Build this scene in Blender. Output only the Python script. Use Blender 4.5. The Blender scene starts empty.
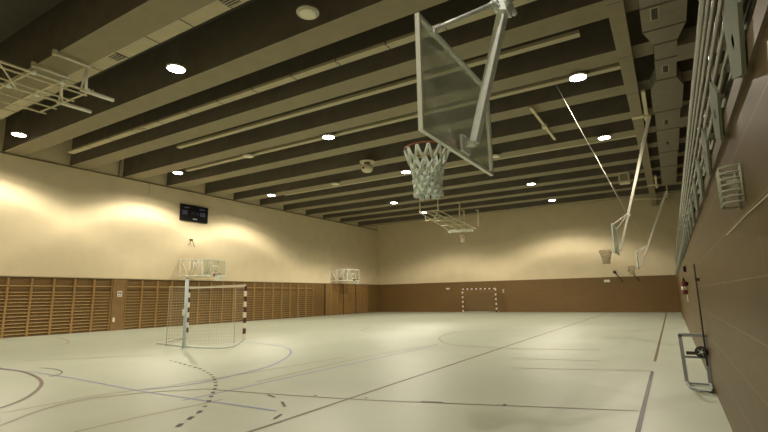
import bpy, math, random
from mathutils import Vector, Matrix
random.seed(7)
S = bpy.context.scene
COL = S.collection
PI = math.pi

# ------------------------------------------------------------------ camera
FPX, YAW, PITCH, ROLL, CAMH = 466.49, 0.544, 0.171, -0.018, 1.53
XL, XR, YF, ZW, ZB, ZD = -25.82, 0.414, 41.32, 2.74, 8.45, 10.05
YN = -4.0           # wall behind the viewpoint
XG = 3.6            # back wall of the spectator gallery
fw = Vector((-math.sin(YAW)*math.cos(PITCH), math.cos(YAW)*math.cos(PITCH), math.sin(PITCH)))
r0 = Vector((math.cos(YAW), math.sin(YAW), 0)); u0 = r0.cross(fw)
rt = math.cos(ROLL)*r0 + math.sin(ROLL)*u0
up = -math.sin(ROLL)*r0 + math.cos(ROLL)*u0
CAM = Vector((0, 0, CAMH))

def at(u, v, ax, val):
    """Point of the hall seen at (u, v) on the plane ax = val."""
    d = fw*FPX + rt*(u-384) - up*(v-216)
    k = 'xyz'.index(ax)
    return CAM + d*((val-CAM[k])/d[k])

cd = bpy.data.cameras.new('camera'); cam = bpy.data.objects.new('camera', cd); COL.objects.link(cam)
cd.sensor_width = 36; cd.lens = FPX/768*36; cd.clip_start = 0.05; cd.clip_end = 300
M = Matrix.Identity(4)
for i in range(3):
    M[i][0], M[i][1], M[i][2], M[i][3] = rt[i], up[i], -fw[i], CAM[i]
cam.matrix_world = M
S.camera = cam

# ------------------------------------------------------------------ materials
MATS = {}
def mat(name, col, rough=.5, metal=0, spec=.4, noise=0, nscale=4, bump=0, stretch=None, emit=None, strength=0):
    m = bpy.data.materials.new(name); m.use_nodes = True
    nt = m.node_tree; b = nt.nodes['Principled BSDF']
    b.inputs['Base Color'].default_value = (*col, 1)
    b.inputs['Roughness'].default_value = rough
    b.inputs['Metallic'].default_value = metal
    b.inputs['Specular IOR Level'].default_value = spec
    if emit:
        b.inputs['Emission Color'].default_value = (*emit, 1); b.inputs['Emission Strength'].default_value = strength
    if noise or bump:
        tc = nt.nodes.new('ShaderNodeTexCoord'); mp = nt.nodes.new('ShaderNodeMapping')
        if stretch: mp.inputs['Scale'].default_value = stretch
        nz = nt.nodes.new('ShaderNodeTexNoise'); nz.inputs['Scale'].default_value = nscale; nz.inputs['Detail'].default_value = 5
        nt.links.new(tc.outputs['Object'], mp.inputs['Vector']); nt.links.new(mp.outputs['Vector'], nz.inputs['Vector'])
        if noise:
            rp = nt.nodes.new('ShaderNodeValToRGB')
            rp.color_ramp.elements[0].position = .3; rp.color_ramp.elements[1].position = .7
            rp.color_ramp.elements[0].color = (*[c*(1-noise) for c in col], 1)
            rp.color_ramp.elements[1].color = (*[min(1, c*(1+noise)) for c in col], 1)
            nt.links.new(nz.outputs['Fac'], rp.inputs['Fac']); nt.links.new(rp.outputs['Color'], b.inputs['Base Color'])
        if bump:
            bp = nt.nodes.new('ShaderNodeBump'); bp.inputs['Strength'].default_value = bump; bp.inputs['Distance'].default_value = .01
            nt.links.new(nz.outputs['Fac'], bp.inputs['Height']); nt.links.new(bp.outputs['Normal'], b.inputs['Normal'])
    MATS[name] = m
    return m

def panel_mat(name, col, joint, w, h, rough=.4, msize=.006, noise=.12, off=0.0, zoff=0.0):
    """boards with joints, laid out in the wall's own y / z"""
    m = mat(name, col, rough); nt = m.node_tree; b = nt.nodes['Principled BSDF']
    tc = nt.nodes.new('ShaderNodeTexCoord'); sp = nt.nodes.new('ShaderNodeSeparateXYZ'); cb = nt.nodes.new('ShaderNodeCombineXYZ')
    ad = nt.nodes.new('ShaderNodeMath'); ad.operation = 'ADD'
    nt.links.new(tc.outputs['Object'], sp.inputs[0])
    nt.links.new(sp.outputs['X'], ad.inputs[0]); nt.links.new(sp.outputs['Y'], ad.inputs[1])
    nt.links.new(ad.outputs[0], cb.inputs['X']); zs_ = nt.nodes.new('ShaderNodeMath'); zs_.operation = 'SUBTRACT'; zs_.inputs[1].default_value = zoff
    nt.links.new(sp.outputs['Z'], zs_.inputs[0]); nt.links.new(zs_.outputs[0], cb.inputs['Y'])
    br = nt.nodes.new('ShaderNodeTexBrick'); br.offset = off
    br.inputs['Scale'].default_value = 1; br.inputs['Brick Width'].default_value = w; br.inputs['Row Height'].default_value = h
    br.inputs['Mortar Size'].default_value = msize; br.inputs['Mortar Smooth'].default_value = .1
    br.inputs['Color1'].default_value = (*[c*(1-noise) for c in col], 1); br.inputs['Color2'].default_value = (*[c*(1+noise) for c in col], 1)
    br.inputs['Mortar'].default_value = (*joint, 1)
    nt.links.new(cb.outputs[0], br.inputs['Vector'])
    nz = nt.nodes.new('ShaderNodeTexNoise'); nz.inputs['Scale'].default_value = 2.2; nz.inputs['Detail'].default_value = 6
    mp = nt.nodes.new('ShaderNodeMapping'); mp.inputs['Scale'].default_value = (1, 1, 6)
    nt.links.new(tc.outputs['Object'], mp.inputs[0]); nt.links.new(mp.outputs[0], nz.inputs['Vector'])
    mx = nt.nodes.new('ShaderNodeMixRGB'); mx.blend_type = 'MULTIPLY'; mx.inputs['Fac'].default_value = .35
    nt.links.new(br.outputs['Color'], mx.inputs[1]); nt.links.new(nz.outputs['Fac'], mx.inputs[2])
    nt.links.new(mx.outputs[0], b.inputs['Base Color'])
    return m

M_PLASTER = mat('cream_plaster', (.75, .64, .43), .75, noise=.035, nscale=1.2, bump=.03)
M_FLOOR = mat('sports_floor', (.50, .545, .435), .42, spec=.45, noise=.035, nscale=.6)
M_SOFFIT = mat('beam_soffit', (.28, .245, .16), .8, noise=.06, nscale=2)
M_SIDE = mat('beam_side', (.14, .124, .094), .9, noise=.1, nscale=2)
M_DECK = mat('dark_ceiling', (.125, .112, .086), .95, noise=.1, nscale=1.5)
M_WOOD = panel_mat('brown_wainscot', (.215, .125, .042), (.15, .085, .03), 1.25, 1.37, .45, .004, .03)
M_RWALL = panel_mat('brown_impact_panel', (.14, .092, .032), (.26, .20, .10), 2.3, .373, .46, .005, .06, .5, .108)
M_BARS = mat('varnished_bars', (.45, .30, .12), .4, noise=.15, nscale=5)
M_UPR = mat('varnished_upright', (.35, .21, .075), .42, noise=.15, nscale=5)
M_PILLAR = mat('brown_pillar', (.23, .135, .052), .5, noise=.1, nscale=3)
M_DOOR = mat('door_board', (.26, .15, .053), .45, noise=.12, nscale=2, stretch=(1, 1, 5))
M_DARKGAP = mat('dark_joint', (.05, .028, .012), .7)
M_WHITE = mat('white_paint', (.86, .83, .72), .4)
M_CREAMT = mat('cream_tube', (.70, .64, .44), .4)
M_STEEL = mat('galvanised_steel', (.84, .92, .92), .35, metal=.15, noise=.1, nscale=9)
M_ALU = mat('aluminium', (.80, .85, .80), .35, metal=.1)
M_CHROME = mat('chrome_tube', (.50, .50, .47), .24, metal=.75)
M_TEAL = mat('teal_plate', (.19, .215, .17), .75, spec=.15)
M_DUCT = mat('duct_sheet', (.27, .245, .185), .42, metal=.25, noise=.08, nscale=3)
M_DUCTLINE = mat('duct_flange', (.12, .11, .085), .6)
M_GRILLE = mat('grille_dark', (.06, .06, .05), .7)
M_TRAY = mat('cable_tray', (.46, .41, .27), .55, noise=.05, nscale=4)
M_GIRDER = mat('girder_cladding', (.29, .25, .165), .7, noise=.06, nscale=2)
M_LAMPBODY = mat('lamp_body', (.6, .57, .47), .5)
M_LENSON = mat('lamp_lens_lit', (.9, .9, .9), .4, emit=(1, .95, .93), strength=28)
M_LENSOFF = mat('lamp_lens_unlit', (.80, .76, .60), .3)
M_BLACK = mat('black_case', (.014, .012, .014), .8, spec=.15)
M_DIGIT = mat('display_digit', (.10, .10, .16), .4, emit=(.25, .25, .42), strength=.15)
M_DIGITW = mat('display_strip', (.35, .35, .38), .4)
M_RIM = mat('rim_orange', (.30, .10, .045), .45)
M_ROPE = mat('net_rope', (.74, .83, .77), .8)
M_NET = mat('goal_net', (.50, .43, .28), .8)
M_RED = mat('post_dark_red', (.085, .022, .018), .4)
M_POSTW = mat('post_white', (.80, .72, .60), .4)
M_BLUEGREY = mat('blue_grey_post', (.54, .61, .63), .4)
M_GREYFRAME = mat('grey_frame', (.30, .325, .34), .45)
M_RUBBER = mat('rubber', (.03, .03, .03), .6)
M_REDP = mat('extinguisher_red', (.16, .025, .018), .35)
M_DPOLE = mat('dark_pole', (.055, .035, .022), .5)
M_LBROWN = mat('line_brown', (.17, .11, .075), .5)
M_LBLACK = mat('line_black', (.06, .055, .045), .5)
M_LBLUE = mat('line_blue', (.30, .33, .52), .5)
M_LGREY = mat('line_olive', (.38, .36, .24), .5)
M_LTAN = mat('line_tan', (.44, .38, .25), .5)
M_SIGN = mat('sign_white', (.75, .72, .62), .5)

gm = bpy.data.materials.new('acrylic_painted_haze'); gm.use_nodes = True; nt = gm.node_tree
for n in list(nt.nodes):
    if n.type == 'BSDF_PRINCIPLED': nt.nodes.remove(n)
tr = nt.nodes.new('ShaderNodeBsdfTransparent'); tr.inputs[0].default_value = (.93, .95, .92, 1)
gl = nt.nodes.new('ShaderNodeBsdfGlossy'); gl.inputs['Roughness'].default_value = .08
df = nt.nodes.new('ShaderNodeBsdfDiffuse'); df.inputs[0].default_value = (.8, .85, .78, 1)
m1 = nt.nodes.new('ShaderNodeMixShader'); m2 = nt.nodes.new('ShaderNodeMixShader'); m2.inputs[0].default_value = .30  # pale diffuse share paints the pane's light reflections in as milky haze
m1.inputs[0].default_value = .10; nt.links.new(tr.outputs[0], m1.inputs[1]); nt.links.new(gl.outputs[0], m1.inputs[2])
nt.links.new(m1.outputs[0], m2.inputs[1]); nt.links.new(df.outputs[0], m2.inputs[2])
nt.links.new(m2.outputs[0], nt.nodes['Material Output'].inputs[0])
M_GLASS = gm
M_CLEAR = gm.copy(); M_CLEAR.name = 'thin_clear_acrylic'
for n in M_CLEAR.node_tree.nodes:
    if n.type == 'MIX_SHADER': n.inputs[0].default_value = .04

# ------------------------------------------------------------------ mesh builder
class MB:
    def __init__(s): s.v, s.f, s.mi, s.sm = [], [], [], []
    def face(s, idx, mi=0, sm=False): s.f.append(idx); s.mi.append(mi); s.sm.append(sm)
    def box(s, a, b, mi=0, bev=0):
        x0, y0, z0 = [min(a[i], b[i]) for i in range(3)]; x1, y1, z1 = [max(a[i], b[i]) for i in range(3)]
        n = len(s.v)
        s.v += [(x0,y0,z0),(x1,y0,z0),(x1,y1,z0),(x0,y1,z0),(x0,y0,z1),(x1,y0,z1),(x1,y1,z1),(x0,y1,z1)]
        for q in ((0,3,2,1),(4,5,6,7),(0,1,5,4),(1,2,6,5),(2,3,7,6),(3,0,4,7)): s.face([n+i for i in q], mi)
        return s
    def frame_of(s, d):
        d = d.normalized(); a = Vector((0,0,1)) if abs(d.z) < .9 else Vector((1,0,0))
        x = d.cross(a).normalized(); return x, d.cross(x).normalized()
    def bar(s, a, b, w, h, mi=0, w2=None, h2=None, ref=None):
        """rectangular bar from a to b; w across the horizontal, h the other way"""
        a, b = Vector(a), Vector(b); d = (b-a).normalized()
        x = d.cross(Vector(ref)).normalized() if ref else s.frame_of(d)[0]
        y = d.cross(x).normalized(); n = len(s.v)
        for p, ww, hh in ((a, w, h), (b, w2 or w, h2 or h)):
            for sx, sy in ((-1,-1),(1,-1),(1,1),(-1,1)): s.v.append(tuple(p + x*sx*ww/2 + y*sy*hh/2))
        for q in ((3,2,1,0),(4,5,6,7),(0,1,5,4),(1,2,6,5),(2,3,7,6),(3,0,4,7)): s.face([n+i for i in q], mi)
        return s
    def tube(s, pts, r, seg=8, mi=0, closed=False, r2=None):
        pts = [Vector(p) for p in pts]; N = len(pts); rings = []
        prev = None
        for i, p in enumerate(pts):
            if closed: d = pts[(i+1) % N]-pts[i-1]
            else: d = pts[min(i+1, N-1)]-pts[max(i-1, 0)]
            if d.length < 1e-9: d = Vector((0,0,1))
            d.normalize()
            if prev is None: x, y = s.frame_of(d)
            else:
                x = (prev - d*prev.dot(d))
                x = x.normalized() if x.length > 1e-6 else s.frame_of(d)[0]
                y = d.cross(x)
            prev = x
            rr = r if r2 is None else r + (r2-r)*i/max(1, N-1)
            n = len(s.v); rings.append(n)
            for k in range(seg):
                t = 2*PI*k/seg; s.v.append(tuple(p + (x*math.cos(t)+y*math.sin(t))*rr))
        for i in range(N if closed else N-1):
            a, b = rings[i], rings[(i+1) % N]
            for k in range(seg):
                k2 = (k+1) % seg; s.face([a+k, a+k2, b+k2, b+k], mi, seg > 4)
        if not closed:
            s.face([rings[0]+k for k in reversed(range(seg))], mi); s.face([rings[-1]+k for k in range(seg)], mi)
        return s
    def lathe(s, c, prof, seg=24, mi=0, axis='z'):
        c = Vector(c); rings = []
        for r, h in prof:
            n = len(s.v); rings.append(n)
            for k in range(seg):
                t = 2*PI*k/seg
                q = (r*math.cos(t), r*math.sin(t), h) if axis == 'z' else ((h, r*math.cos(t), r*math.sin(t)) if axis == 'x' else (r*math.sin(t), h, r*math.cos(t)))
                s.v.append(tuple(c+Vector(q)))
        for a, b in zip(rings, rings[1:]):
            for k in range(seg):
                k2 = (k+1) % seg; s.face([a+k, a+k2, b+k2, b+k], mi, True)
        s.face([rings[0]+k for k in reversed(range(seg))], mi); s.face([rings[-1]+k for k in range(seg)], mi)
        return s
    def ribbon(s, pts, w, z=.003, mi=0):
        pts = [Vector((p[0], p[1], 0)) for p in pts]; N = len(pts); n = len(s.v)
        for i, p in enumerate(pts):
            d = (pts[min(i+1, N-1)]-pts[max(i-1, 0)]).normalized(); q = Vector((-d.y, d.x, 0))*w/2
            s.v += [(p.x+q.x, p.y+q.y, z), (p.x-q.x, p.y-q.y, z)]
        for i in range(N-1): s.face([n+2*i+1, n+2*i+3, n+2*i+2, n+2*i], mi)
        return s
    def build(s, name, mats, parent=None, bevel=0, origin=None):
        me = bpy.data.meshes.new(name)
        o = Vector(origin) if origin is not None else (parent.location if parent is not None and parent.parent is None else Vector((0,0,0)))
        if parent is not None and origin is None: o = PARENT_LOC.get(parent.name, Vector((0,0,0)))
        me.from_pydata([tuple(Vector(v)-o) for v in s.v], [], s.f)
        for m in (mats if isinstance(mats, (list, tuple)) else [mats]): me.materials.append(m)
        me.polygons.foreach_set('material_index', s.mi); me.polygons.foreach_set('use_smooth', s.sm); me.update()
        ob = bpy.data.objects.new(name, me); COL.objects.link(ob)
        if parent is not None: ob.parent = parent
        else: ob.location = o
        PARENT_LOC[ob.name] = o
        if bevel:
            b = ob.modifiers.new('bevel', 'BEVEL'); b.width = bevel; b.segments = 2; b.limit_method = 'ANGLE'
        return ob
PARENT_LOC = {}

def thing(name, label, cat, loc=(0,0,0), group=None):
    o = bpy.data.objects.new(name, None); COL.objects.link(o); o.location = loc; o.empty_display_size = .2
    PARENT_LOC[o.name] = Vector(loc)
    return tag(o, label, cat, group)
def tag(o, label, cat, group=None):
    o['label'] = label; o['category'] = cat
    if group: o['group'] = group
    return o
def struct(o): o['kind'] = 'structure'; return o
def copy_tree(root, loc, label):
    r = root.copy(); COL.objects.link(r); r.location = loc; r['label'] = label
    for ch in root.children:
        c = ch.copy(); COL.objects.link(c); c.parent = r
        for g in ch.children:
            d = g.copy(); COL.objects.link(d); d.parent = c
    return r

ORD = 'first second third fourth fifth sixth seventh eighth ninth tenth eleventh twelfth thirteenth fourteenth fifteenth sixteenth seventeenth eighteenth'.split()

# ------------------------------------------------------------------ the hall
floor = struct(MB().box((XL, YN, -.2), (XR, YF, 0)).build('floor', M_FLOOR))
wl = struct(MB().box((XL-.3, YN, -.2), (XL, YF+.3, ZD)).build('wall_left', M_PLASTER))
wf = struct(MB().box((XL, YF, -.2), (XG, YF+.3, ZD)).build('wall_far', M_PLASTER))
wn = struct(MB().box((XL, YN-.3, -.2), (XG, YN, ZD)).build('wall_near', M_PLASTER))
wr = struct(MB().box((XR, YN, -.2), (XR+.25, YF, 2.52)).build('wall_right', M_RWALL))
struct(MB().box((XG, YN, 2.4), (XG+.3, YF, ZD)).build('wall_gallery', M_DECK))
struct(MB().box((XR-.02, YN, 2.52), (XG, YF, 2.62)).build('floor_gallery', mat('gallery_edge', (.15, .115, .075), .6)))
struct(MB().box((XL-.3, YN-.3, ZD), (XG+.3, YF+.3, ZD+.2)).build('ceiling', M_DECK))
# wooden lining of the far wall and the left wall
struct(MB().box((XL, YF-.05, 0), (XR, YF, ZW)).build('wainscot_panel', M_WOOD, wf))
struct(MB().box((XL, YN, 0), (XL+.03, YF-.05, ZW)).build('wainscot_panel', M_WOOD, wl))
struct(MB().box((XL, YN, ZW), (XL+.10, YF-.05, ZW+.035)).build('trim_1', M_TRAY))
# beams
NEAR = [-2.9, .05, 2.9, 5.65, 8.62, 11.5, 14.25, 16.95, 19.75, 22.15, 24.65, 27.2, 29.85, 32.2, 34.75, 37.7]
for i, y in enumerate(NEAR):
    w = .85
    mb = MB()
    n = len(mb.v)
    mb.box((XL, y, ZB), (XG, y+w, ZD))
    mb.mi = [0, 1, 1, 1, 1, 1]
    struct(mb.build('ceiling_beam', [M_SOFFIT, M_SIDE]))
# end wall strip between the beams at the left and long girder
g = MB().box((-.62, YN, 8.1), (-.26, YF, ZB-.002))
gd = struct(g.build('girder', M_GIRDER))
sj = MB()
for y in (5.3, 8.2, 11.15, 14.1, 17.0, 20, 23, 26):
    sj.box((-.622, y, 8.097), (-.258, y+.03, 8.11))
struct(sj.build('girder_joint', M_DUCTLINE, gd))

# doors / lining at the far end of the left wall
ys = [32.45, 35.1, 37.1, 39.3]
for i in range(3):
    d = struct(MB().box((XL+.03, ys[i]+.05, .03), (XL+.075, ys[i+1]-.05, ZW-.06)).build('door_%d' % (i+1), M_DOOR))
    struct(MB().box((XL+.03, ys[i]-.05, 0), (XL+.09, ys[i]+.05, ZW-.02)).build('door_jamb', M_DARKGAP, d))
    q = MB()
    for t in (.33, .66):
        yy = ys[i]+(ys[i+1]-ys[i])*t
        q.box((XL+.075, yy-.035, .05), (XL+.10, yy+.035, ZW-.1))
    struct(q.build('door_batten', M_UPR, d))

# pillar between the two runs of wall bars
pl = struct(MB().box((XL+.03, 14.12, 0), (XL+.17, 14.80, ZW-.03)).build('pillar', M_PILLAR))
sg = MB().box((XL+.17, 14.36, 1.78), (XL+.185, 14.62, 2.08)).build('wall_sign', M_SIGN); tag(sg, 'small white square sign on the brown pillar between the wall bars', 'sign')
sp = MB().box((XL+.186, 14.40, 1.84), (XL+.188, 14.58, 1.87)).box((XL+.186, 14.40, 1.92), (XL+.188, 14.47, 2.03)).box((XL+.186, 14.51, 1.92), (XL+.188, 14.58, 2.03)).build('sign_print', M_LBLACK, sg, origin=(0, 0, 0))
so = MB().box((XL+.17, 14.20, .45), (XL+.20, 14.32, .68)).build('wall_socket', M_CREAMT); tag(so, 'pale socket box low on the brown pillar', 'socket')

# ------------------------------------------------------------------ wall bars
BW = .94
def make_bars(y):
    t = thing('wall_bars', '', 'wall bars', (XL+.03, y, 0), 'wooden wall bars along the left wall')
    x = XL+.03
    for yy in (y+.002, y+BW-.042):
        MB().box((x, yy, .0), (x+.11, yy+.04, ZW-.06)).build('upright', M_UPR, t)
    for k in range(13):
        z = .13+k*.158
        MB().box((x+.055, y+.04, z-.018), (x+.095, y+BW-.04, z+.018)).build('rung', M_BARS, t)
    MB().box((x+.085, y+.04, 2.30), (x+.135, y+BW-.04, 2.345)).build('top_rung', M_BARS, t)
    return t
b0 = None
for k in range(6):
    lab = 'wooden wall bars bay, %s to the left of the signed pillar' % ORD[5-k] if k < 5 else 'wooden wall bars bay directly left of the signed pillar'
    y = 14.10-BW*(6-k)
    if b0 is None: b0 = make_bars(y); b0['label'] = lab
    else: copy_tree(b0, (XL+.03, y, 0), lab)
for k in range(17):
    lab = 'wooden wall bars bay, %s beyond the signed pillar towards the far wall' % ORD[k]
    copy_tree(b0, (XL+.03, 14.84+BW*k, 0), lab)

# ------------------------------------------------------------------ court lines (painted on the floor)
def line(pts, w, m, z=.003, world=False):
    P = [Vector(p) for p in pts] if world else [at(u, v, 'z', 0) for u, v in pts]
    if len(P) > 2:      # smooth through the points
        Q = []
        for i in range(len(P)-1):
            p0, p1, p2, p3 = P[max(i-1, 0)], P[i], P[i+1], P[min(i+2, len(P)-1)]
            for j in range(6):
                t = j/6; Q.append(.5*((2*p1)+(p2-p0)*t+(2*p0-5*p1+4*p2-p3)*t*t+(3*p1-p0-3*p2+p3)*t**3))
        P = Q+[P[-1]]
    return struct(MB().ribbon(P, w, z).build('court_line', m, floor))
line([(-4.38, 2.0, 0), (-4.38, YF-1.2, 0)], .055, M_LBROWN, world=True)
ya, yb = at(653, 371.5, 'z', 0).y, at(655, 361.5, 'z', 0).y
line([(-.483, 4.0, 0), (-.483, ya, 0)], .055, M_LBLACK, .004, True)
line([(-.483, yb, 0), (-.483, YF-1.2, 0)], .055, M_LBROWN, .004, True)
line([(205, 389), (256, 393), (366, 400), (512, 406), (638, 411)], .035, M_LBROWN, .0035)
line([(0, 368), (65, 377), (140, 391), (256, 408), (276, 411)], .05, M_LBLUE, .004)
line([(-40, 366), (0, 369), (27, 373), (41.5, 382), (31, 395), (1, 408), (-60, 424)], .065, M_LBROWN, .005)
line([(-20, 434), (1, 425.5), (42, 410), (83, 400), (142, 393), (205, 389)], .05, M_LGREY, .0045)
line([(2, 413), (52, 404), (94, 396), (160, 387), (256, 372), (345, 357)], .045, M_LGREY, .0025)
line([(75, 432), (140, 417), (195, 405.5), (222, 399.5)], .05, M_LGREY, .002)
line([(182, 400.5), (225, 391.5), (300, 375), (360, 362), (438, 345)], .05, M_LBLUE, .0021)
line([(256, 382), (370, 356), (439, 344)], .05, M_LTAN, .0028)
line([(143, 390), (200, 383), (256, 370), (273, 365), (286, 358), (291, 352.5), (288, 348.5), (277, 346), (256, 343), (225, 341.5)], .055, M_LBLUE, .0052)
line([(500, 331), (470, 331), (456, 332), (442, 336), (440, 340), (453, 345), (512, 348.5), (600, 350)], .06, M_LTAN, .0054)
line([(512, 368), (652, 371)], .04, M_LTAN, .0042)
line([(512, 358.5), (600, 361)], .04, M_LTAN, .0042)
line([(629, 331), (682, 328)], .06, M_LTAN, .0042)
line([(25, 361), (90, 358), (157, 355)], .05, M_LGREY, .0042)
line([(40, 368), (55, 369.3), (62, 371.8), (59, 374.5), (50, 377)], .03, M_LBROWN, .0056)
line([(56, 337), (66, 340), (68, 343), (60, 345)], .07, M_LTAN, .0056)
line([(395, 330), (362, 331), (372, 327)], .08, M_LTAN, .0056)
dots = [(530,418),(558,400),(580,385),(603,368),(627,340),(637,318),(645,300),(647,288),(643,275),(637,265),(627,257),(600,243),(580,237),(565,233),(548,228),(533,224),(515,219),(495,215)]
P = [at(a/3, 288+b/3, 'z', 0) for a, b in dots]; Q = []
for i in range(len(P)-1):
    p0, p1, p2, p3 = P[max(i-1, 0)], P[i], P[i+1], P[min(i+2, len(P)-1)]
    for j in range(10):
        t = j/10; Q.append(.5*((2*p1)+(p2-p0)*t+(2*p0-5*p1+4*p2-p3)*t*t+(3*p1-p0-3*p2+p3)*t**3))
mb = MB(); acc = 0; cur = []
for a, b in zip(Q, Q[1:]):
    acc += (b-a).length
    if acc % .34 < .17: cur.append(b)
    else:
        if len(cur) > 1: mb.ribbon(cur, .065, .006)
        cur = []
struct(mb.build('court_dashes', M_LBLACK, floor))
for (a, b, c, d) in ((421, 401.7, 443, 402.6), (282, 402, 285, 407), (274, 419, 281.5, 414.5), (314, 395.6, 317, 396), (365, 398, 367, 398.4), (503, 404.6, 506, 405), (268, 395, 275, 397.5)):
    line([(a, b), (c, d)], .04, M_LBLACK, .0065)

# ------------------------------------------------------------------ lamps in the ceiling
LX = [-1.86, -6.85, -11.95, -16.85, -22.2]
LY = [.8, 7.92, 15.25, 22.2, 29.3, 36.1]
BEHIND = 'round ceiling lamp over the court behind the viewpoint, out of the picture'
LAMPS = {  # column, row: (lit, label)
 (2,1): (1, 'bright round ceiling lamp between the near folded basket and the large unlit lamp'),
 (4,1): (1, 'lit ceiling lamp at the picture edge beneath the near folded basket frame'),
 (1,1): (0, 'large unlit oval ceiling lamp, topmost one, left of the clear backboard'),
 (0,1): (0, 'unlit ceiling lamp by the long girder above the near hoop, outside the view'),
 (2,2): (1, 'lit ceiling lamp midway between the dome unit and the large unlit lamp'),
 (4,2): (1, 'lit ceiling lamp just above the black scoreboard'),
 (0,2): (1, 'larger lit lamp beside the long girder, above the guy wires'),
 (3,2): (0, 'unlit pale lamp on the cable strip, next along from the scoreboard lamp'),
 (0,3): (1, 'lit lamp beside the long girder, to the right of the guy wires'),
 (2,3): (1, 'lit ceiling lamp seen just left of the rope net of the near hoop'),
 (4,3): (1, 'lit ceiling lamp by the left wall, next beyond the scoreboard'),
 (3,3): (0, 'small unlit pale lamp left of and below the dome unit'),
 (1,3): (0, 'unlit pale lamp by the lower corner of the clear backboard'),
 (3,4): (1, 'lit ceiling lamp left of the net bottom, over the left wall corner'),
 (1,4): (1, 'lit ceiling lamp to the left of the guy wires, second from the far wall'),
 (3,5): (1, 'lit ceiling lamp seen through the far folded basket frame'),
 (1,5): (1, 'lit ceiling lamp closest to the far wall, over the far goal'),
 (0,0): (1, None), (1,0): (0, None), (2,0): (0, None), (3,0): (1, None), (4,0): (0, None)}
POWER, SPOT, BLEND = 2000, 168, .10
DIST = [(.25, 0), (.36, .16), (.46, .80), (.53, 1.0), (.61, .58), (.76, .33), (.999, .30)]   # cosine of the angle from straight down, share
def lamp(x, y, lit, label, dz=0):
    t = thing('ceiling_lamp', label or BEHIND, 'ceiling lamp', (x, y, 8.38+dz), 'round ceiling lamps' if label else 'ceiling lamps behind the viewpoint')
    h = MB().lathe((x, y, 8.33+dz), [(.265, 0), (.28, .02), (.28, .05), (.2, .095)]).build('housing', M_LAMPBODY, t)
    MB().lathe((x, y, 8.325+dz), [(.02, -.022), (.18, -.014), (.25, .006)]).build('lens', M_LENSON if lit else M_LENSOFF, t)
    free = not any(b-.02 < y < b+.87 for b in NEAR)
    MB().tube([(x, y, 8.42+dz), (x, y, ZD if free else ZB)], .02, 6).build('stem', M_SIDE, t)
    if lit:
        ld = bpy.data.lights.new('lamp_light', 'SPOT'); ld.energy = POWER; ld.spot_size = math.radians(SPOT); ld.spot_blend = BLEND
        ld.shadow_soft_size = .12; ld.color = (1, .90, .71)
        # angular distribution of the luminaire: more light sideways than straight down, cut off by the housing
        ld.use_nodes = True; nt = ld.node_tree; em = nt.nodes['Emission']
        tc = nt.nodes.new('ShaderNodeTexCoord'); sx = nt.nodes.new('ShaderNodeSeparateXYZ'); ab = nt.nodes.new('ShaderNodeMath'); ab.operation = 'ABSOLUTE'
        rp = nt.nodes.new('ShaderNodeValToRGB'); cr = rp.color_ramp
        for pos, v in DIST:
            e = cr.elements.new(pos); e.color = (v, v, v, 1)
        cr.elements.remove(cr.elements[0]); cr.elements.remove(cr.elements[-1])
        nt.links.new(tc.outputs['Normal'], sx.inputs[0]); nt.links.new(sx.outputs['Z'], ab.inputs[0]); nt.links.new(ab.outputs[0], rp.inputs['Fac']); nt.links.new(rp.outputs['Color'], em.inputs['Strength'])
        lo = bpy.data.objects.new('lamp_light', ld); COL.objects.link(lo); lo.parent = t; lo.location = (0, 0, -.10)
for (i, j), (lit, label) in LAMPS.items():
    x, y, dz = LX[i], LY[j], 0
    if (i, j) == (1, 5): x, dz = x*1.02, .12
    if (i, j) == (3, 5): y = 34.3
    if i == 4 and j in (1, 2): x, y, dz = x*1.024, y*1.02, .16
    lamp(x, y, lit, label, dz)

# ------------------------------------------------------------------ ducts, strips and trays between the beams
def duct_strip(y0, y1, x0, x1, z0, z1, label, step, grilles):
    t = thing('duct_strip', label, 'duct', (x0, y0, z0))
    MB().box((x0, y0, z0), (x1, y1, z1)).build('duct_body', M_TRAY, t)
    x = x0+step
    while x < x1-.2:
        MB().box((x-.02, y0-.006, z0-.006), (x+.02, y1+.006, z1)).build('joint_band', M_DUCTLINE, t); x += step
    if not grilles or z1 < 8.7:
        for k in range(1, 8): MB().tube([(x0+(x1-x0)*k/8, (y0+y1)/2, z1-.01), (x0+(x1-x0)*k/8, (y0+y1)/2, ZD)], .014, 6).build('hanger_rod', M_DUCTLINE, t)
    for gx in grilles:
        gr = MB().box((gx-.20, y0+.06, z0-.012), (gx+.20, y1-.06, z0)).build('grille', M_GRILLE, t)
        f = MB()
        for k in range(4):
            yy = y0+.09+(y1-y0-.18)*k/3; f.box((gx-.19, yy-.012, z0-.02), (gx+.19, yy+.012, z0-.012))
        f.build('grille_slat', M_TRAY, gr)
    return t
duct_strip(6.52, 6.93, XL+1.5, -.65, 8.47, 8.85, 'pale duct strip with grilles beside the nearest beam, above the near folded basket', 1.45, (-12.95, -8.2))
duct_strip(10.36, 10.64, XL+2.2, -.65, 8.47, 8.56, 'pale panelled duct strip hung in the second gap between the beams', 1.75, (-17.9,))
def tray(y0, y1, x0, x1, z0, label):
    t = thing('cable_tray', label, 'cable tray', (x0, y0, z0))
    MB().box((x0, y0, z0), (x1, y1, z0+.10)).build('tray_body', M_TRAY, t)
    x = x0+1
    while x < x1: MB().tube([(x, (y0+y1)/2, z0+.1), (x, (y0+y1)/2, ZD)], .012, 5).build('hanger_rod', M_DUCTLINE, t); x += 3
tray(12.70, 12.93, -18.8, -1.42, 8.46, 'long pale cable tray under the ceiling that stops short of the girder')
tray(15.48, 15.74, -22.0, -.65, 8.50, 'long pale cable strip that carries the lamp above the scoreboard')
tray(23.15, 23.4, -22.0, -.65, 8.50, 'thin cable strip beside the beam near the lit lamp right of the wires')
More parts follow.
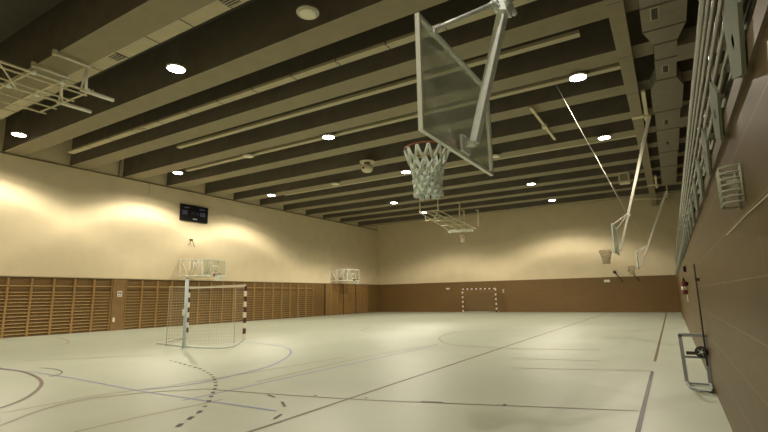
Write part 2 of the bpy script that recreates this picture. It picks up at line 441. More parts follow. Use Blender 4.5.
tray(30.75, 30.95, -22.0, -.65, 8.50, 'thin cable strip high up, nearest to the far wall')
t = thing('conduit_pipe', 'thin dark conduit running along the top of the left wall', 'pipe', (XL+.03, 6, ZB))
MB().tube([(XL+.045, YN+.2, ZB-.045), (XL+.045, YF-.1, ZB-.045)], .035, 6).build('pipe', mat('conduit_brown', (.20, .15, .08), .6), t)
MB().tube([(XL+.045, 14.0, ZB-.04), (XL+.045, 14.0, ZD-.1)], .03, 6).build('riser', M_PILLAR, t)
MB().box((XL+.005, 15.83, 7.65), (XL+.06, 15.93, 8.42)).build('drop_box', M_CREAMT, t)

# the big air duct over the gallery edge
t = thing('air_duct', 'grey sheet metal air duct stepping wide and narrow along the ceiling, right of girder', 'duct', (.45, 12, 8.0))
def dsec(y0, y1, a0, b0, a1=None, b1=None, zt=8.44, name='duct_section', z=8.0):
    a1 = a0 if a1 is None else a1; b1 = b0 if b1 is None else b1
    mb = MB(); n = 0
    mb.v = [(a0,y0,z),(b0,y0,z),(b1,y1,z),(a1,y1,z),(a0,y0,zt),(b0,y0,zt),(b1,y1,zt),(a1,y1,zt)]
    for q in ((0,3,2,1),(4,5,6,7),(0,1,5,4),(1,2,6,5),(2,3,7,6),(3,0,4,7)): mb.face(list(q))
    return mb.build(name, M_DUCT, t)
dsec(3.0, 11.6, .04, .98); dsec(11.6, 12.75, .04, .98); dsec(12.75, 13.6, .04, .98, .27, .80)
dsec(13.6, 16.1, .27, .80); dsec(16.1, 16.9, .27, .80, .10, 1.0); dsec(16.9, 19.1, .10, 1.0); dsec(19.1, 25, .15, .95); dsec(25, 33, .17, .92)
dsec(14.0, 15.0, .80, 2.6, name='branch'); dsec(20.2, 21.4, .95, 2.6, name='branch')
q = MB()
for y, a, b in ((11.6, .03, .99), (12.75, .03, .99), (13.6, .26, .81), (14.6, .26, .81), (16.1, .26, .81), (19.1, .09, 1.01), (21.4, .14, .96), (25, .14, .96), (28, .16, .93)):
    MB().box((a, y-.025, 7.985), (b, y+.025, 8.445)).build('flange', M_DUCTLINE, t)
for x, y, w, l in ((.33, 11.95, .13, .5), (.52, 15.3, .13, .45), (.50, 20.4, .13, .5), (.52, 23.4, .13, .5)):
    gr = MB().box((x-w/2-.03, y-l/2-.05, 7.985), (x+w/2+.03, y+l/2+.05, 8.0)).build('grille_frame', M_TRAY, t)
    MB().box((x-w/2, y-l/2, 7.975), (x+w/2, y+l/2, 7.985)).build('grille', M_GRILLE, gr)

# ------------------------------------------------------------------ gallery railing
def rail():
    t = thing('gallery_railing', 'chrome tube railing along the spectator gallery above the brown wall', 'railing', (XR+.08, 1, 2.62))
    x = XR+.05
    zs = [2.70, 2.86, 3.02, 3.19, 3.36, 3.53, 3.68]
    for k, z in enumerate(zs):
        MB().tube([(x+.01*k*0, YN+.3, z), (x, YF-.4, z)], .0165, 10).build('rail_tube', M_CHROME, t)
    MB().tube([(x, YN+.3, 3.84), (x, YF-.4, 3.84)], .032, 10).build('handrail', M_CHROME, t)
    y = .45; k = 0
    while y < YF-.5:
        MB().bar((x+.035, y, 2.62), (x+.035, y, 3.84), .018, .022, ref=(0, 1, 0)).build('upright', M_CHROME, t); mb = MB()
        n = len(mb.v); x0, x1 = XR-.045, XR-.027
        prof = [(-.25, 2.75), (-.10, 2.48), (.17, 2.57), (.20, 2.85), (.04, 2.94)]
        for xx in (x0, x1): mb.v += [(xx, y+a, b) for a, b in prof]
        mb.face([n+i for i in range(5)]); mb.face([n+9-i for i in range(5)])
        for i in range(5): mb.face([n+i, n+5+i, n+5+(i+1) % 5, n+(i+1) % 5])
        mb.box((x0, y-.03, 2.66), (x+.04, y+.03, 2.72))
        mb.build('post', M_TEAL, t)
        y += 1.08; k += 1
    return t
rail()

# ------------------------------------------------------------------ basketball hoops on slanting ceiling masts
def diamond_net(mb, c, r_top, r_bot, length, rope, n=12):
    c = Vector(c)
    rows = [(0, r_top), (.30, r_top*.80), (.46, r_top*.68), (.60, r_top*.61), (.73, r_top*.57), (.86, r_top*.56), (1.0, r_bot)]
    def pt(row, k):
        f, r = rows[row]; t = 2*PI*(k+(.5 if row % 2 else 0))/n
        j = .02*math.sin(k*2.3+row) if row else 0
        return c + Vector(((r+j*.4)*math.cos(t), (r+j*.4)*math.sin(t), -length*f + j*.5))
    for row in range(len(rows)-1):
        for k in range(n):
            a = pt(row, k)
            for kk in ((k-1, k) if row % 2 == 0 else (k, k+1)):
                b = pt(row+1, kk)
                mid = (a+b)/2 + Vector((random.uniform(-.006, .006), random.uniform(-.006, .006), -.006))
                mb.tube([a, mid, b], rope, 5)
    for row in range(2, len(rows)):
        for k in range(n):
            p = pt(row, k); mb.tube([p+Vector((0,0,.022)), p+Vector((0,0,-.022))], rope*1.7, 5)
    return mb

def swing_hoop(yc, label, detail=True, top=None):
    bx, bz = -1.613, 2.862 if detail else 2.95
    t = thing('basketball_hoop', label, 'basketball hoop', (bx, yc, bz))
    W, H = .90, 1.05
    MB().box((bx-.008, yc-W+.03, bz+.03), (bx+.008, yc+W-.03, bz+H-.03)).build('backboard', M_GLASS, t)
    f = MB(); e = .035; dx = .022
    f.box((bx-dx, yc-W, bz), (bx+dx, yc+W, bz+e)); f.box((bx-dx, yc-W, bz+H-e), (bx+dx, yc+W, bz+H))
    f.box((bx-dx, yc-W, bz+e), (bx+dx, yc-W+e, bz+H-e)); f.box((bx-dx, yc+W-e, bz+e), (bx+dx, yc+W, bz+H-e))
    f.build('backboard_frame', M_ALU, t, bevel=.004 if detail else 0)
    s = MB(); z0 = bz+.17
    for (a, b) in (((-.30, z0), (.30, z0+.02)), ((-.30, z0+.43), (.30, z0+.45)), ((-.30, z0), (-.28, z0+.45)), ((.28, z0), (.30, z0+.45))):
        s.box((bx-.0105, yc+a[0], a[1]), (bx-.0095, yc+b[0], b[1]))
    s.build('target_rectangle', M_GLASS, t)
    # rim, bracket and net in front (towards the court)
    rc = Vector((bx-.38, yc, bz+.15))
    ring = [rc+Vector((.226*math.cos(2*PI*k/32), .226*math.sin(2*PI*k/32), 0)) for k in range(32)]
    rim = MB().tube(ring, .0095, 8, closed=True).build('rim', M_RIM, t)
    br = MB(); br.box((bx-.05, yc-.11, bz+.02), (bx-.022, yc+.11, bz+.17))
    for sgn in (-1, 1): br.tube([(bx-.03, yc+sgn*.09, bz+.06), (bx-.18, yc+sgn*.12, bz+.143)], .008, 6)
    br.box((bx-.16, yc-.07, bz+.142), (bx-.03, yc+.07, bz+.152))
    br.build('rim_bracket', M_ALU if not detail else M_RIM, t)
    nm = MB(); diamond_net(nm, rc-Vector((0,0,.01)), .222, .125, .47, .015 if detail else .012)
    nm.build('net', M_ROPE if detail else M_NET, t)
    hk = MB()
    for k in range(12):
        a = 2*PI*k/12; p = rc+Vector((.226*math.cos(a), .226*math.sin(a), 0)); hk.tube([p+Vector((0,0,.004)), p-Vector((0,0,.03))], .006, 5)
    hk.build('net_hook', M_RIM, t)
    # mast
    A = Vector((bx+.13, yc, bz+.12)); B = Vector(top) if top else Vector((-.03, yc, 8.06))
    MB().bar(A, B, .10 if detail else .12, .075, w2=.16, h2=.12, ref=(1, 0, 0)).build('mast', M_STEEL if detail else M_WHITE, t, bevel=.008)
    mp = MB(); mp.box((bx+.022, yc-.10, bz+.03), (bx+.05, yc+.10, bz+.20)); mp.box((bx+.05, yc-.03, bz+.09), (bx+.14, yc+.03, bz+.15))
    mp.build('mounting_plate', M_STEEL if detail else M_WHITE, t, bevel=.004)
    k = (bz+1.42-A.z)/(B.z-A.z); J = A.lerp(B, k)
    cl = MB(); cl.bar(J-(B-A).normalized()*.06, J+(B-A).normalized()*.06, .17, .13, ref=(1, 0, 0))
    for sgn in (-1, 1):
        cl.tube([J+Vector((-.06, sgn*.06, .0)), J+Vector((-.06, sgn*.15, 0))], .03, 8)
        cl.tube([J+Vector((.06, sgn*.06, .0)), J+Vector((.06, sgn*.15, 0))], .03, 8)
    cl.build('clamp', M_STEEL if detail else M_WHITE, t)
    for sgn in (-1, 1):
        rd = MB(); ey = .82 if sgn > 0 else -.60; e1 = Vector((bx+.02, yc+ey, bz+H-.01)); e2 = J+Vector((-.05, sgn*.12, 0))
        rd.tube([e1, e2], .024, 8); rd.tube([e1-(e2-e1)*.03, e1+(e2-e1)*.09], .030, 8); rd.tube([e2-(e2-e1)*.10, e2], .030, 8)
        o = rd.build('tie_rod', M_STEEL if detail else M_WHITE, t)
        MB().box((bx-.025, yc+ey-.03, bz+H-.05), (bx+.04, yc+ey+.03, bz+H+.005)).build('rod_foot', M_STEEL, o)
    for sgn in (-1, 1):
        e2 = Vector((-2.6, yc+sgn*4.0, 8.44)); e1 = J+Vector((-.02, sgn*.1, 0)); md = e1.lerp(e2, .42)
        gw = MB(); gw.tube([e1, e2], .008, 6); gw.tube([e1.lerp(e2, .3), md], .014, 6)
        gw.build('guy_wire', M_LAMPBODY, t)
    hb = MB(); hb.box((-.19, yc-2.6, 8.04), (-.07, yc+1.0, 8.12)); hb.box((-.22, yc-.2, 7.98), (-.02, yc+.2, 8.1)); hb.box((-.62, yc-.12, 8.06), (-.0, yc+.12, 8.10))
    hb.build('ceiling_bracket', M_CREAMT, t)
    return t
swing_hoop(4.166, 'large clear-backed basketball hoop in the foreground with thick pale rope net')
swing_hoop(19.5, 'white masted basketball hoop halfway down the hall with two guy wires', False)
swing_hoop(33.0, 'farthest masted basketball hoop, by the right end of the far wall', False, (.36, 33.0, 7.6))

# ------------------------------------------------------------------ folded ceiling baskets of the main court
def lattice(mb, a, b, h, r, n, diag=True):
    """upright lattice between the top points a and b, h high"""
    a, b = Vector(a), Vector(b); dn = Vector((0, 0, -h))
    mb.tube([a, b], r, 7); mb.tube([a+dn, b+dn], r, 7)
    for k in range(n+1):
        p = a.lerp(b, k/n); mb.tube([p, p+dn], r*.9, 6)
        if diag and k < n:
            q = a.lerp(b, (k+1)/n)
            mb.tube([p, q+dn] if k % 2 == 0 else [p+dn, q], r*.7, 6)
    return mb

def near_fold():
    t = thing('folded_basket', 'pale tubular basketball frame folded up under the ceiling, nearest, at the top left corner', 'folded basket', (-15.1, 5.5, 7.7))
    z = 7.7
    xs = [-14.15, -15.68]
    m = MB()
    for x in (-14.2, -14.55, -15.3, -15.7, -16.4, -17.1):
        m.tube([(x, 2.2, z-.02), (x, 6.75, z)], .038 if x in (-14.2, -15.7) else .028, 8)
    m.build('long_tube', M_CREAMT, t)
    m = MB()
    for y in (3.2, 4.3, 5.2, 5.9, 6.7):
        m.tube([(-14.1, y, z+.03), (-17.2, y-.1, z+.03)], .030, 8)
    for y in (4.4, 5.9):
        m.tube([(-14.2, y, z), (-15.7, y+1.0*(1 if y < 5 else .7), z-.02)], .025, 6)
    m.build('cross_tube', M_CREAMT, t)
    for x, y1 in ((-14.2, 7.35), (-15.7, 7.45)):
        MB().tube([(x, 6.45, z-.02), (x+.02, y1, z-.02)], .062, 12).build('counter_tube', M_WHITE, t)
    for x, xt, r in ((-14.1, -14.0, .045), (-14.4, -14.0, .03), (-15.7, -15.3, .03)):
        MB().tube([(x, 6.5, z), (xt, 6.42, 8.32)], r, 8).build('link_arm', M_WHITE, t)
    for x in (-13.95, -15.2):
        a = MB().tube([(x, 5.55, 8.34), (x, 6.5, 8.34)], .035, 8).build('hanger_arm', M_WHITE, t)
        MB().box((x-.05, 5.5, 8.3), (x+.05, 5.6, 8.45)).build('hanger_bracket', M_CREAMT, a)
    jn = MB()
    for x in (-14.2, -15.7):
        for y in (5.2, 5.9, 6.6): jn.lathe((x, y, z-.06), [(.03, 0), (.075, .02), (.075, .12), (.03, .14)], 10)
    jn.build('hinge', M_ALU, t)
    bb = MB().box((-16.7, 2.2, z-.12), (-14.6, 3.3, z-.08)).build('backboard', M_GLASS, t)
near_fold()

def far_fold():
    yn, yf = 29.0, 31.2
    def N(u, v): return at(u, v, 'y', yn)
    def F_(u, v): return at(u, v, 'y', yf)
    a, b = N(419, 212), N(438, 210)
    c, d = F_(448, 230), F_(476, 229)
    t = thing('folded_basket', 'pale tubular basketball frame folded up below the far ceiling beams, with net hanging', 'folded basket', tuple((a+d)/2))
    m = MB()
    for k in range(4):
        p = a.lerp(b, k/3); q = c.lerp(d, k/3); m.tube([p, q], .035, 7)
    m.tube([a, b], .035, 7); m.tube([a.lerp(c, .5), b.lerp(d, .5)], .03, 7); m.tube([a.lerp(c, .75), b.lerp(d, .75)], .03, 7)
    m.tube([a, b.lerp(d, .5)], .025, 6); m.tube([b, a.lerp(c, .5)], .025, 6)
    m.build('frame_tube', M_CREAMT, t)
    for p in (N(420, 212), N(438, 210)): MB().tube([p, (p.x, p.y, ZB)], .045, 8).build('hanger', M_CREAMT, t)
    for (u, v0, v1) in ((464, 211, 225), (478, 210, 226), (459.5, 203, 219)):
        p, q = F_(u, v1), F_(u, v0); MB().tube([p, q, q+Vector((-.16, 0, .03))], .05, 8).build('hook_arm', M_CREAMT, t)
    MB().tube([F_(425, 216), F_(426, 221), F_(440, 217)], .03, 7).build('hook_arm', M_CREAMT, t)
    bd = MB(); c2, d2 = F_(449, 231.5), F_(473, 230)
    bd.bar(c2, d2, .55, .05, ref=(0, 0, 1)); 
    MB().bar(c2, d2, .08, .22).build('board_edge', M_WHITE, t)
    bd.build('backboard', M_GLASS, t)
    rc = F_(462.5, 233.5)
    ring = [rc+Vector((.21*math.cos(2*PI*k/20), .05*math.sin(2*PI*k/20), .20*math.sin(2*PI*k/20)-.12)) for k in range(20)]
    MB().tube(ring, .02, 6, closed=True).build('rim', M_RIM, t)
    nm = MB(); diamond_net(nm, rc-Vector((0, 0, .1)), .18, .10, .5, .012, 10); nm.build('net', M_NET, t)
far_fold()

# ------------------------------------------------------------------ wall-mounted baskets on the left wall
def wall_basket(y0, label):
    """lattice arms swung out from the wall at y0, board parallel to the wall"""
    xb = XL+1.65; z1, z0 = 3.98, 2.98
    t = thing('wall_basket', label, 'basketball hoop', (XL, y0, z0))
    yc = y0+1.2
    for (a, b) in (((XL+.05, y0-.05), (xb-.06, yc-.45)), ((XL+.05, y0+.9), (xb-.06, yc+.35))):
        m = MB(); lattice(m, (a[0], a[1], z1), (b[0], b[1], z1), z1-z0, .055, 3); m.build('lattice_arm', M_WHITE, t)
    for yy in (y0-.05, y0+.9): MB().box((XL+.002, yy-.05, z0-.08), (XL+.06, yy+.05, z1+.08)).build('wall_rail', M_WHITE, t)
    m = MB().box((xb-.012, yc-.87, z0+.03), (xb+.012, yc+.87, z1-.02)).build('backboard', M_CLEAR, t)
    f = MB(); e = .07
    f.box((xb-.02, yc-.9, z0), (xb+.02, yc+.9, z0+e)); f.box((xb-.02, yc-.9, z1+.02-e), (xb+.02, yc+.9, z1+.02))
    f.box((xb-.02, yc-.9, z0+e), (xb+.02, yc-.9+e, z1+.02-e)); f.box((xb-.02, yc+.9-e, z0+e), (xb+.02, yc+.9, z1+.02-e))
    f.build('backboard_frame', M_WHITE, t)
    s = MB()
    for (a, b) in (((-.32, .15), (.32, .21)), ((-.32, .58), (.32, .64)), ((-.32, .15), (-.26, .64)), ((.26, .15), (.32, .64))):
        s.box((xb+.013, yc+a[0], z0+a[1]), (xb+.02, yc+b[0], z0+b[1]))
    s.build('target_rectangle', M_WHITE, t)
    rc = Vector((xb+.40, yc, z0+.10))
    ring = [rc+Vector((.225*math.cos(2*PI*k/20), .225*math.sin(2*PI*k/20), 0)) for k in range(20)]
    r = MB().tube(ring, .02, 6, closed=True); r.box((xb+.01, yc-.1, z0+.0), (xb+.18, yc+.1, z0+.12)); r.build('rim', M_RIM, t)
    nm = MB(); diamond_net(nm, rc, .22, .13, .40, .010, 10); nm.build('net', M_ROPE, t)
wall_basket(18.25, 'white framed wall basket above the wall bars, below the scoreboard, nearer of two')
wall_basket(33.3, 'white framed wall basket near the far left corner, farther of two')

# ------------------------------------------------------------------ scoreboard and small wall fittings
t = thing('scoreboard', 'black electronic scoreboard high on the cream left wall', 'scoreboard', (XL, 18.95, 6.5))
MB().box((XL, 17.95, 6.48), (XL+.12, 19.98, 7.52)).build('case', M_BLACK, t, bevel=.01)
SEG = {'0': 'abcdef', '8': 'abcdefg'}
def digit(mb, y, z, h, ch):
    w = h*.55; k = h*.13; x0, x1 = XL+.12, XL+.126
    P = {'a': ((0, h-k), (w, h)), 'g': ((0, h/2-k/2), (w, h/2+k/2)), 'd': ((0, 0), (w, k)), 'f': ((0, h/2), (k, h)), 'b': ((w-k, h/2), (w, h)), 'e': ((0, 0), (k, h/2)), 'c': ((w-k, 0), (w, h/2))}
    for s_ in SEG[ch]:
        a, b = P[s_]; mb.box((x0, y+a[0], z+a[1]), (x1, y+b[0], z+b[1]))
for y in (18.08, 18.27, 19.40, 19.60):
    m = MB(); digit(m, y, 6.88, .24, '0'); m.build('digit', M_DIGIT, t)
m = MB()
for y in (18.70, 18.84, 19.06, 19.20): digit(m, y, 6.92, .2, '0')
m.build('clock_digits', mat('digit_dim', (.05, .04, .05), .4), t)
m = MB().box((XL+.12, 18.85, 6.60), (XL+.126, 19.15, 6.68)); m.build('period_strip', M_DIGITW, t)
m = MB().box((XL+.12, 18.2, 7.30), (XL+.126, 18.55, 7.34)).box((XL+.12, 19.3, 7.30), (XL+.126, 19.7, 7.34)); m.build('name_strip', M_DIGIT, t)

t = thing('cable_hook', 'small dark hook with cable ends on the cream wall below the scoreboard', 'hook', (XL, 18.87, 5.1))
MB().box((XL, 18.78, 5.28), (XL+.05, 18.98, 5.36)).build('plate', M_DARKGAP, t)
MB().tube([(XL+.05, 18.85, 5.3), (XL+.10, 18.75, 5.1), (XL+.06, 18.62, 4.95)], .016, 6).tube([(XL+.05, 18.92, 5.3), (XL+.12, 18.95, 5.12), (XL+.06, 19.12, 4.9)], .016, 6).build('cable', M_DARKGAP, t)

# dome unit
c = at(367, 160, 'z', ZB)
t = thing('ceiling_dome', 'pale dome unit with dark port hanging under the beams, left of the net', 'dome', (c.x, c.y, 7.9))
MB().lathe((c.x, c.y, 8.30), [(.30, 0), (.38, .02), (.38, .07), (.12, .08), (.10, .15)], 20).build('mount_plate', M_CREAMT, t)
d = MB().lathe((c.x, c.y, 7.78), [(.06, 0), (.20, .04), (.28, .12), (.31, .24), (.28, .36), (.20, .42)], 22).build('dome_shell', M_CREAMT, t)
MB().lathe((c.x, c.y, 8.18), [(.16, 0), (.16, .13)], 14).build('neck', M_GRILLE, t)
p = Vector((c.x-.04, c.y-.295, 7.98)); MB().lathe(p, [(.055, -.02), (.055, .03)], 12, axis='y').build('port', M_BLACK, d)

# slim ceiling bar
t = thing('ceiling_bar', 'slim pale bar hung below the beams between the backboard and the guy wires', 'bar', (-3.75, 19, 8.3))
MB().box((-3.80, 16.8, 8.28), (-3.70, 21.1, 8.34)).build('bar', M_CREAMT, t)
MB().box((-3.84, 18.9, 8.22), (-3.66, 19.2, 8.36)).build('motor_box', M_CREAMT, t)
for y in (17.1, 20.3): MB().tube([(-3.75, y, 8.33), (-3.75, y, ZB)], .025, 6).build('hanger', M_DUCTLINE, t)

# pale box near the far right of the ceiling
c = at(624, 178, 'y', 30.2)
t = thing('ceiling_box', 'pale box fixed under the last beams, right of the guy wires', 'box', tuple(c))
MB().box((c.x-.28, 30.0, c.z-.3), (c.x+.28, 30.7, c.z+.3)).build('box_body', M_CREAMT, t, bevel=.01)
MB().box((c.x-.2, 29.99, c.z-.2), (c.x+.2, 30.0, c.z+.2)).build('grille', M_GIRDER, t)
MB().box((c.x-.05, 30.3, c.z+.3), (c.x+.05, 30.4, ZB+.02)).build('mount', M_CREAMT, t)

# pipe bracket in the far right corner
t = thing('pipe_bracket', 'thin cream pipe bracket hanging in the far right ceiling corner', 'pipe', (-.4, 34.5, 7.3))
a, b = at(635, 199, 'y', 34.5), at(668, 198.5, 'y', 34.5)
MB().tube([(a.x, a.y, ZB), a, b], .045, 8).build('pipe', M_CREAMT, t)
MB().tube([b, (b.x, b.y, ZB)], .045, 8).build('drop_pipe', M_CREAMT, t)

# ------------------------------------------------------------------ goals
def striped(mb, a, b, w, step, start=0):
    a, b = Vector(a), Vector(b); L = (b-a).length; n = max(1, round(L/step))
    for k in range(n): mb.bar(a.lerp(b, k/n), a.lerp(b, (k+1)/n), w, w, (k+start) % 2, ref=(0, 1, 0) if abs((b-a).normalized().y) < .5 else (0, 0, 1))
    return mb
def net_quad(mb, p, nu, nv, r):
    """p: corners a b c d (a-b top, d-c bottom)"""
    a, b, c, d = [Vector(q) for q in p]
    def P(s, t):
        q = a.lerp(b, s).lerp(d.lerp(c, s), t); return q
    for i in range(nu+1): mb.tube([P(i/nu, j/8) for j in range(9)], r, 3)
    for j in range(nv+1): mb.tube([P(i/8, j/nv) for i in range(9)], r, 3)
    return mb
L_, R_ = Vector((-17.145, 12.569, 0)), Vector((-14.154, 12.891, 0))
t = thing('handball_goal', 'large handball goal with dark red and white posts, nearer one, before the wall bars', 'goal', tuple((L_+R_)/2))
H = 2.04
for q in (L_, R_): striped(MB(), q+Vector((0,0,.02)), q+Vector((0,0,H)), .085, .2, 0).build('goal_post', [M_POSTW, M_RED], t)
MB().bar(L_+Vector((0,0,H)), R_+Vector((0,0,H)), .085, .085, ref=(0,0,1)).build('crossbar', M_POSTW, t)
back = [at(u, v, 'z', .03) for u, v in ((157, 343.2), (182, 346), (205, 347.4), (222, 347.8), (235, 345.6))]
lb, rb = back[0], back[3]
MB().tube([L_+Vector((0,0,.03))]+back+[R_+Vector((0,0,.03))], .028, 7).build('base_frame', M_ALU, t)
top_l, top_r = at(170, 286.5, 'z', 2.0), at(236, 285.7, 'z', 2.0)
bl, brr = Vector((top_l.x-.02, top_l.y, .05)), Vector((top_r.x, top_r.y, .05))
m = MB(); m.tube([L_+Vector((0,0,H)), top_l, bl], .011, 6); m.build('net_stay', M_NET, t)
m = MB(); m.tube([R_+Vector((0,0,H)), top_r, brr], .009, 6); m.build('net_stay', M_NET, t)
m = MB()
net_quad(m, (L_+Vector((0,0,H)), R_+Vector((0,0,H)), top_r, top_l), 26, 10, .0024)
net_quad(m, (top_l, top_r, brr, bl), 26, 18, .0024)
net_quad(m, (L_+Vector((0,0,H)), top_l, bl, L_), 12, 18, .0024)
net_quad(m, (R_+Vector((0,0,H)), top_r, brr, R_), 8, 18, .0024)
m.build('net', M_NET, t)

gy = YF-1.0; gx = -14.686
t = thing('handball_goal', 'distant handball goal with striped posts against the far wall', 'goal', (gx, gy, 0))
for sx in (-1.54, 1.54): striped(MB(), (gx+sx, gy, 0.02), (gx+sx, gy, 2.06), .10, .2, 0 if sx < 0 else 1).build('goal_post', [M_POSTW, M_RED], t)
striped(MB(), (gx-1.54, gy, 2.06), (gx+1.54, gy, 2.06), .10, .2).build('crossbar', [M_POSTW, M_RED], t)
MB().tube([(gx-1.5, gy+.05, .03), (gx-1.5, gy+.9, .03), (gx+1.5, gy+.9, .03), (gx+1.5, gy+.05, .03)], .025, 6).build('base_frame', M_ALU, t)
m = MB(); net_quad(m, ((gx-1.5, gy+.05, 2.02), (gx+1.5, gy+.05, 2.02), (gx+1.5, gy+.88, .05), (gx-1.5, gy+.88, .05)), 24, 18, .004); m.build('net', M_NET, t)

# court post
pp = at(183.6, 349.3, 'z', 0)
t = thing('court_post', 'blue grey steel net post standing in front of the nearer goal', 'post', (pp.x, pp.y, 0))
MB().lathe((pp.x, pp.y, 0), [(.10, 0), (.10, .02), (.055, .03), (.055, .09)], 16).build('floor_socket', M_ALU, t)
MB().tube([(pp.x, pp.y, .02), (pp.x, pp.y, 2.2)], .055, 16).build('tube', M_BLUEGREY, t)
MB().box((pp.x-.03, pp.y-.10, 1.05), (pp.x+.03, pp.y-.05, 1.25)).tube([(pp.x, pp.y-.09, 1.1), (pp.x+.1, pp.y-.14, 1.16)], .012, 6).build('winch', M_ALU, t)
MB().lathe((pp.x, pp.y, 2.2), [(.058, 0), (.058, .03), (.03, .05)], 14).build('cap', M_GREYFRAME, t)

# ------------------------------------------------------------------ right wall: cage, extinguisher, pole, trolley
M_CAGE = mat('cage_paint', (.42, .44, .34), .5)
def wire_cage():
    y0, y1 = 3.28, 3.52; x0 = XR-.10; z0, z1 = 2.03, 2.24
    t = thing('wire_cage', 'white wire guard cage with a pale fitting inside, high on the brown right wall', 'wire guard', (XR, 3.5, z0))
    n = 7
    for k in range(n):
        z = z0+(z1-z0)*k/(n-1)
        MB().tube([(XR, y0, z), (x0+.03, y0, z), (x0, y0+.04, z), (x0, y1-.04, z), (x0+.03, y1, z), (XR, y1, z)], .0065, 6).build('wire_hoop', M_CAGE, t)
    m = MB()
    for (x, y) in ((x0, y0+.06), (x0, (y0+y1)/2), (x0, y1-.06), (XR-.008, y0), (XR-.008, y1)): m.tube([(x, y, z0-.01), (x, y, z1+.01)], .007, 6)
    m.build('upright_wire', M_CAGE, t)
    MB().box((XR-.09, y0+.10, z0+.08), (XR, y1-.08, z1-.06)).build('fitting', M_CAGE, t, bevel=.015)
wire_cage()
cbl = MB().tube([at(775, 190, 'x', XR-.008), at(768, 195, 'x', XR-.008), at(747, 214, 'x', XR-.008), at(727, 235, 'x', XR-.008)], .003, 5).build('wall_cable', M_SIGN)
tag(cbl, 'thin white cable drooping along the brown right wall below the wire cage', 'cable')

c = at(684.3, 286.5, 'x', XR-.10)
t = thing('fire_extinguisher', 'dark red fire extinguisher hung on the right wall near the far end', 'fire extinguisher', (c.x, c.y, c.z-.22))
zb = c.z-.22
MB().lathe((c.x, c.y, zb), [(.06, 0), (.072, .02), (.072, .32), (.045, .38), (.025, .39)], 18).build('cylinder', M_REDP, t)
MB().lathe((c.x, c.y, zb+.12), [(.073, 0), (.073, .10)], 18).build('label_band', M_SIGN, t)
MB().lathe((c.x, c.y, zb+.39), [(.025, 0), (.025, .04)], 10).box((c.x-.016, c.y-.07, zb+.42), (c.x+.016, c.y+.025, zb+.445)).box((c.x-.013, c.y-.07, zb+.46), (c.x+.013, c.y+.025, zb+.475)).build('valve_handle', M_BLACK, t)
MB().tube([(c.x, c.y-.04, zb+.41), (c.x-.03, c.y-.10, zb+.34), (c.x-.02, c.y-.09, zb+.16), (c.x, c.y-.085, zb+.08)], .01, 6).build('hose', M_BLACK, t)
MB().box((c.x+.03, c.y-.03, zb+.25), (XR, c.y+.03, zb+.34)).build('wall_hook', M_BLACK, t)
c = at(684, 269, 'x', XR-.05)
h = MB().lathe((XR-.07, c.y, c.z), [(.06, 0), (.085, .02), (.085, .07)], 16, axis='x').build('alarm_bell', M_BLACK); tag(h, 'round black alarm bell on the right wall above the extinguisher', 'alarm bell')
c = at(687.5, 298, 'x', XR-.01)
h = MB().box((XR-.012, c.y-.14, c.z-.12), (XR, c.y+.14, c.z+.12)).build('wall_notice', M_SIGN); tag(h, 'small white notice on the right wall below the extinguisher', 'notice')

p0, p1 = at(694.5, 269, 'x', XR-.05), at(707.5, 366, 'x', XR-.05)
t = thing('wall_pole', 'long dark brown pole hung upright on the right wall behind the grey trolley', 'pole', tuple(p1))
MB().tube([p1, p0], .013, 8).build('shaft', M_DPOLE, t)
MB().tube([p0+Vector((0,0,-.05)), p0+Vector((0,0,.05)), p0+Vector((0,.06,.10)), p0+Vector((0,.10,.04))], .014, 6).build('hook', M_DPOLE, t)
MB().box((p0.x-.015, p0.y-.02, p0.z-.2), (XR, p0.y+.02, p0.z-.15)).build('clip', M_DPOLE, t)

t = thing('post_trolley', 'small grey steel frame trolley with dark wheel standing against the right wall', 'trolley', (.22, 9.6, 0))
x0, x1, yy = .06, .385, 9.6
MB().bar((x0, yy, .04), (x0-.02, yy, .80), .055, .055).bar((x1, yy, .04), (x1, yy, .80), .055, .055).bar((x0-.042, yy, .80), (x1+.022, yy, .80), .055, .055).bar((x0, yy, .44), (x1, yy, .44), .035, .035).build('upright_frame', M_GREYFRAME, t)
MB().tube([(x0, yy, .04), (x0+.04, yy-.45, .03), (x0+.16, yy-.72, .03), (x1-.02, yy-.80, .03), (x1, yy-.5, .03), (x1, yy, .04)], .02, 8).build('base_hoop', M_GREYFRAME, t)
MB().bar((x0+.02, yy-.1, .03), (x1, yy-.1, .03), .03, .03).build('base_bar', M_GREYFRAME, t)
wc = Vector((.315, yy-.05, .535))
w = MB().lathe(wc, [(.05, -.028), (.085, -.022), (.095, 0), (.085, .022), (.05, .028)], 20, axis='y').build('wheel', M_RUBBER, t)
m = MB().lathe(wc+Vector((0, -.03, 0)), [(.022, -.005), (.022, .01)], 10, axis='y')
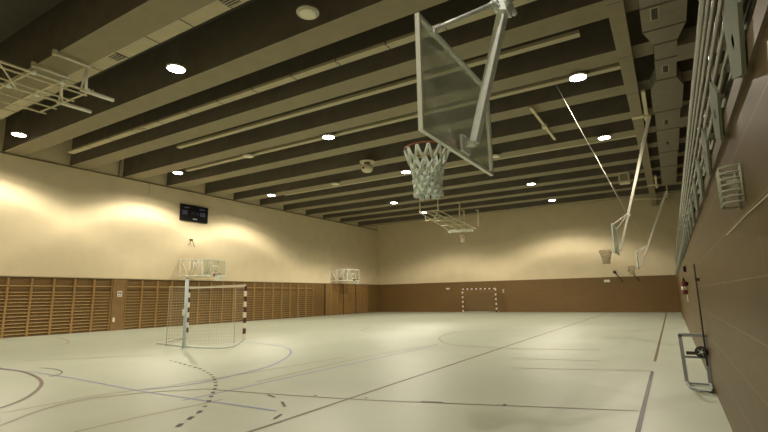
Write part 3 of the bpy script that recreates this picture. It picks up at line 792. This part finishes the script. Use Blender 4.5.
for k in range(5):
    a = 2*PI*k/5; m.bar(wc+Vector((0, -.031, 0)), wc+Vector((.06*math.cos(a), -.031, .06*math.sin(a))), .016, .008)
m.build('wheel_spoke', M_ALU, w, origin=tuple(t.location))
MB().bar((x0+.04, yy-.04, .51), (.24, yy-.04, .51), .05, .05).build('axle_bar', M_DPOLE, t)

# ------------------------------------------------------------------ far wall boxes and slanting bars
def fbox(u, v, w, h, d, name, label, cat, m):
    c = at(u, v, 'y', YF-.05)
    o = MB().box((c.x-w/2, YF-.05-d, c.z-h/2), (c.x+w/2, YF-.05, c.z+h/2)).build(name, m, bevel=.01); tag(o, label, cat)
fbox(607, 281, .42, .20, .08, 'wall_box', 'small white box on the brown far wall lining, right half', 'box', M_SIGN)
fbox(448, 288.7, .34, .14, .08, 'wall_box', 'small white box on the brown lining left of the far goal', 'box', M_SIGN)
fbox(503.5, 291, .14, .34, .06, 'wall_box', 'slim pale box on the brown lining right of the far goal', 'box', M_TRAY)
for (u0, v0, u1, v1, lab) in ((614.5, 272, 623, 282, 'dark slanting bar on the far wall, left of a pair'), (629.5, 270.5, 640, 281, 'dark slanting bar on the far wall, right of a pair')):
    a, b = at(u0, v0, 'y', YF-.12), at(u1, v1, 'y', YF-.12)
    t = thing('slanting_bar', lab, 'bracket', tuple(a))
    MB().bar(a, b, .06, .07).build('arm', M_DPOLE, t)  # dark slanting bar, with a round knob at its upper end
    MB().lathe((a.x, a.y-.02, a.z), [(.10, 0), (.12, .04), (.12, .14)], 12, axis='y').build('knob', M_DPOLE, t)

# ------------------------------------------------------------------ world and exposure
w = bpy.data.worlds.new('world'); S.world = w; w.use_nodes = True
w.node_tree.nodes['Background'].inputs[0].default_value = (1, .85, .6, 1); w.node_tree.nodes['Background'].inputs[1].default_value = .0
S.view_settings.view_transform = 'Standard'; S.view_settings.look = 'None'; S.view_settings.gamma = 1; S.view_settings.use_curve_mapping = False
S.view_settings.exposure = 0.28
S.cycles.use_denoising = True
S.cycles.max_bounces = 10; S.cycles.diffuse_bounces = 6; S.cycles.transparent_max_bounces = 16
S.cycles.sample_clamp_indirect = 8
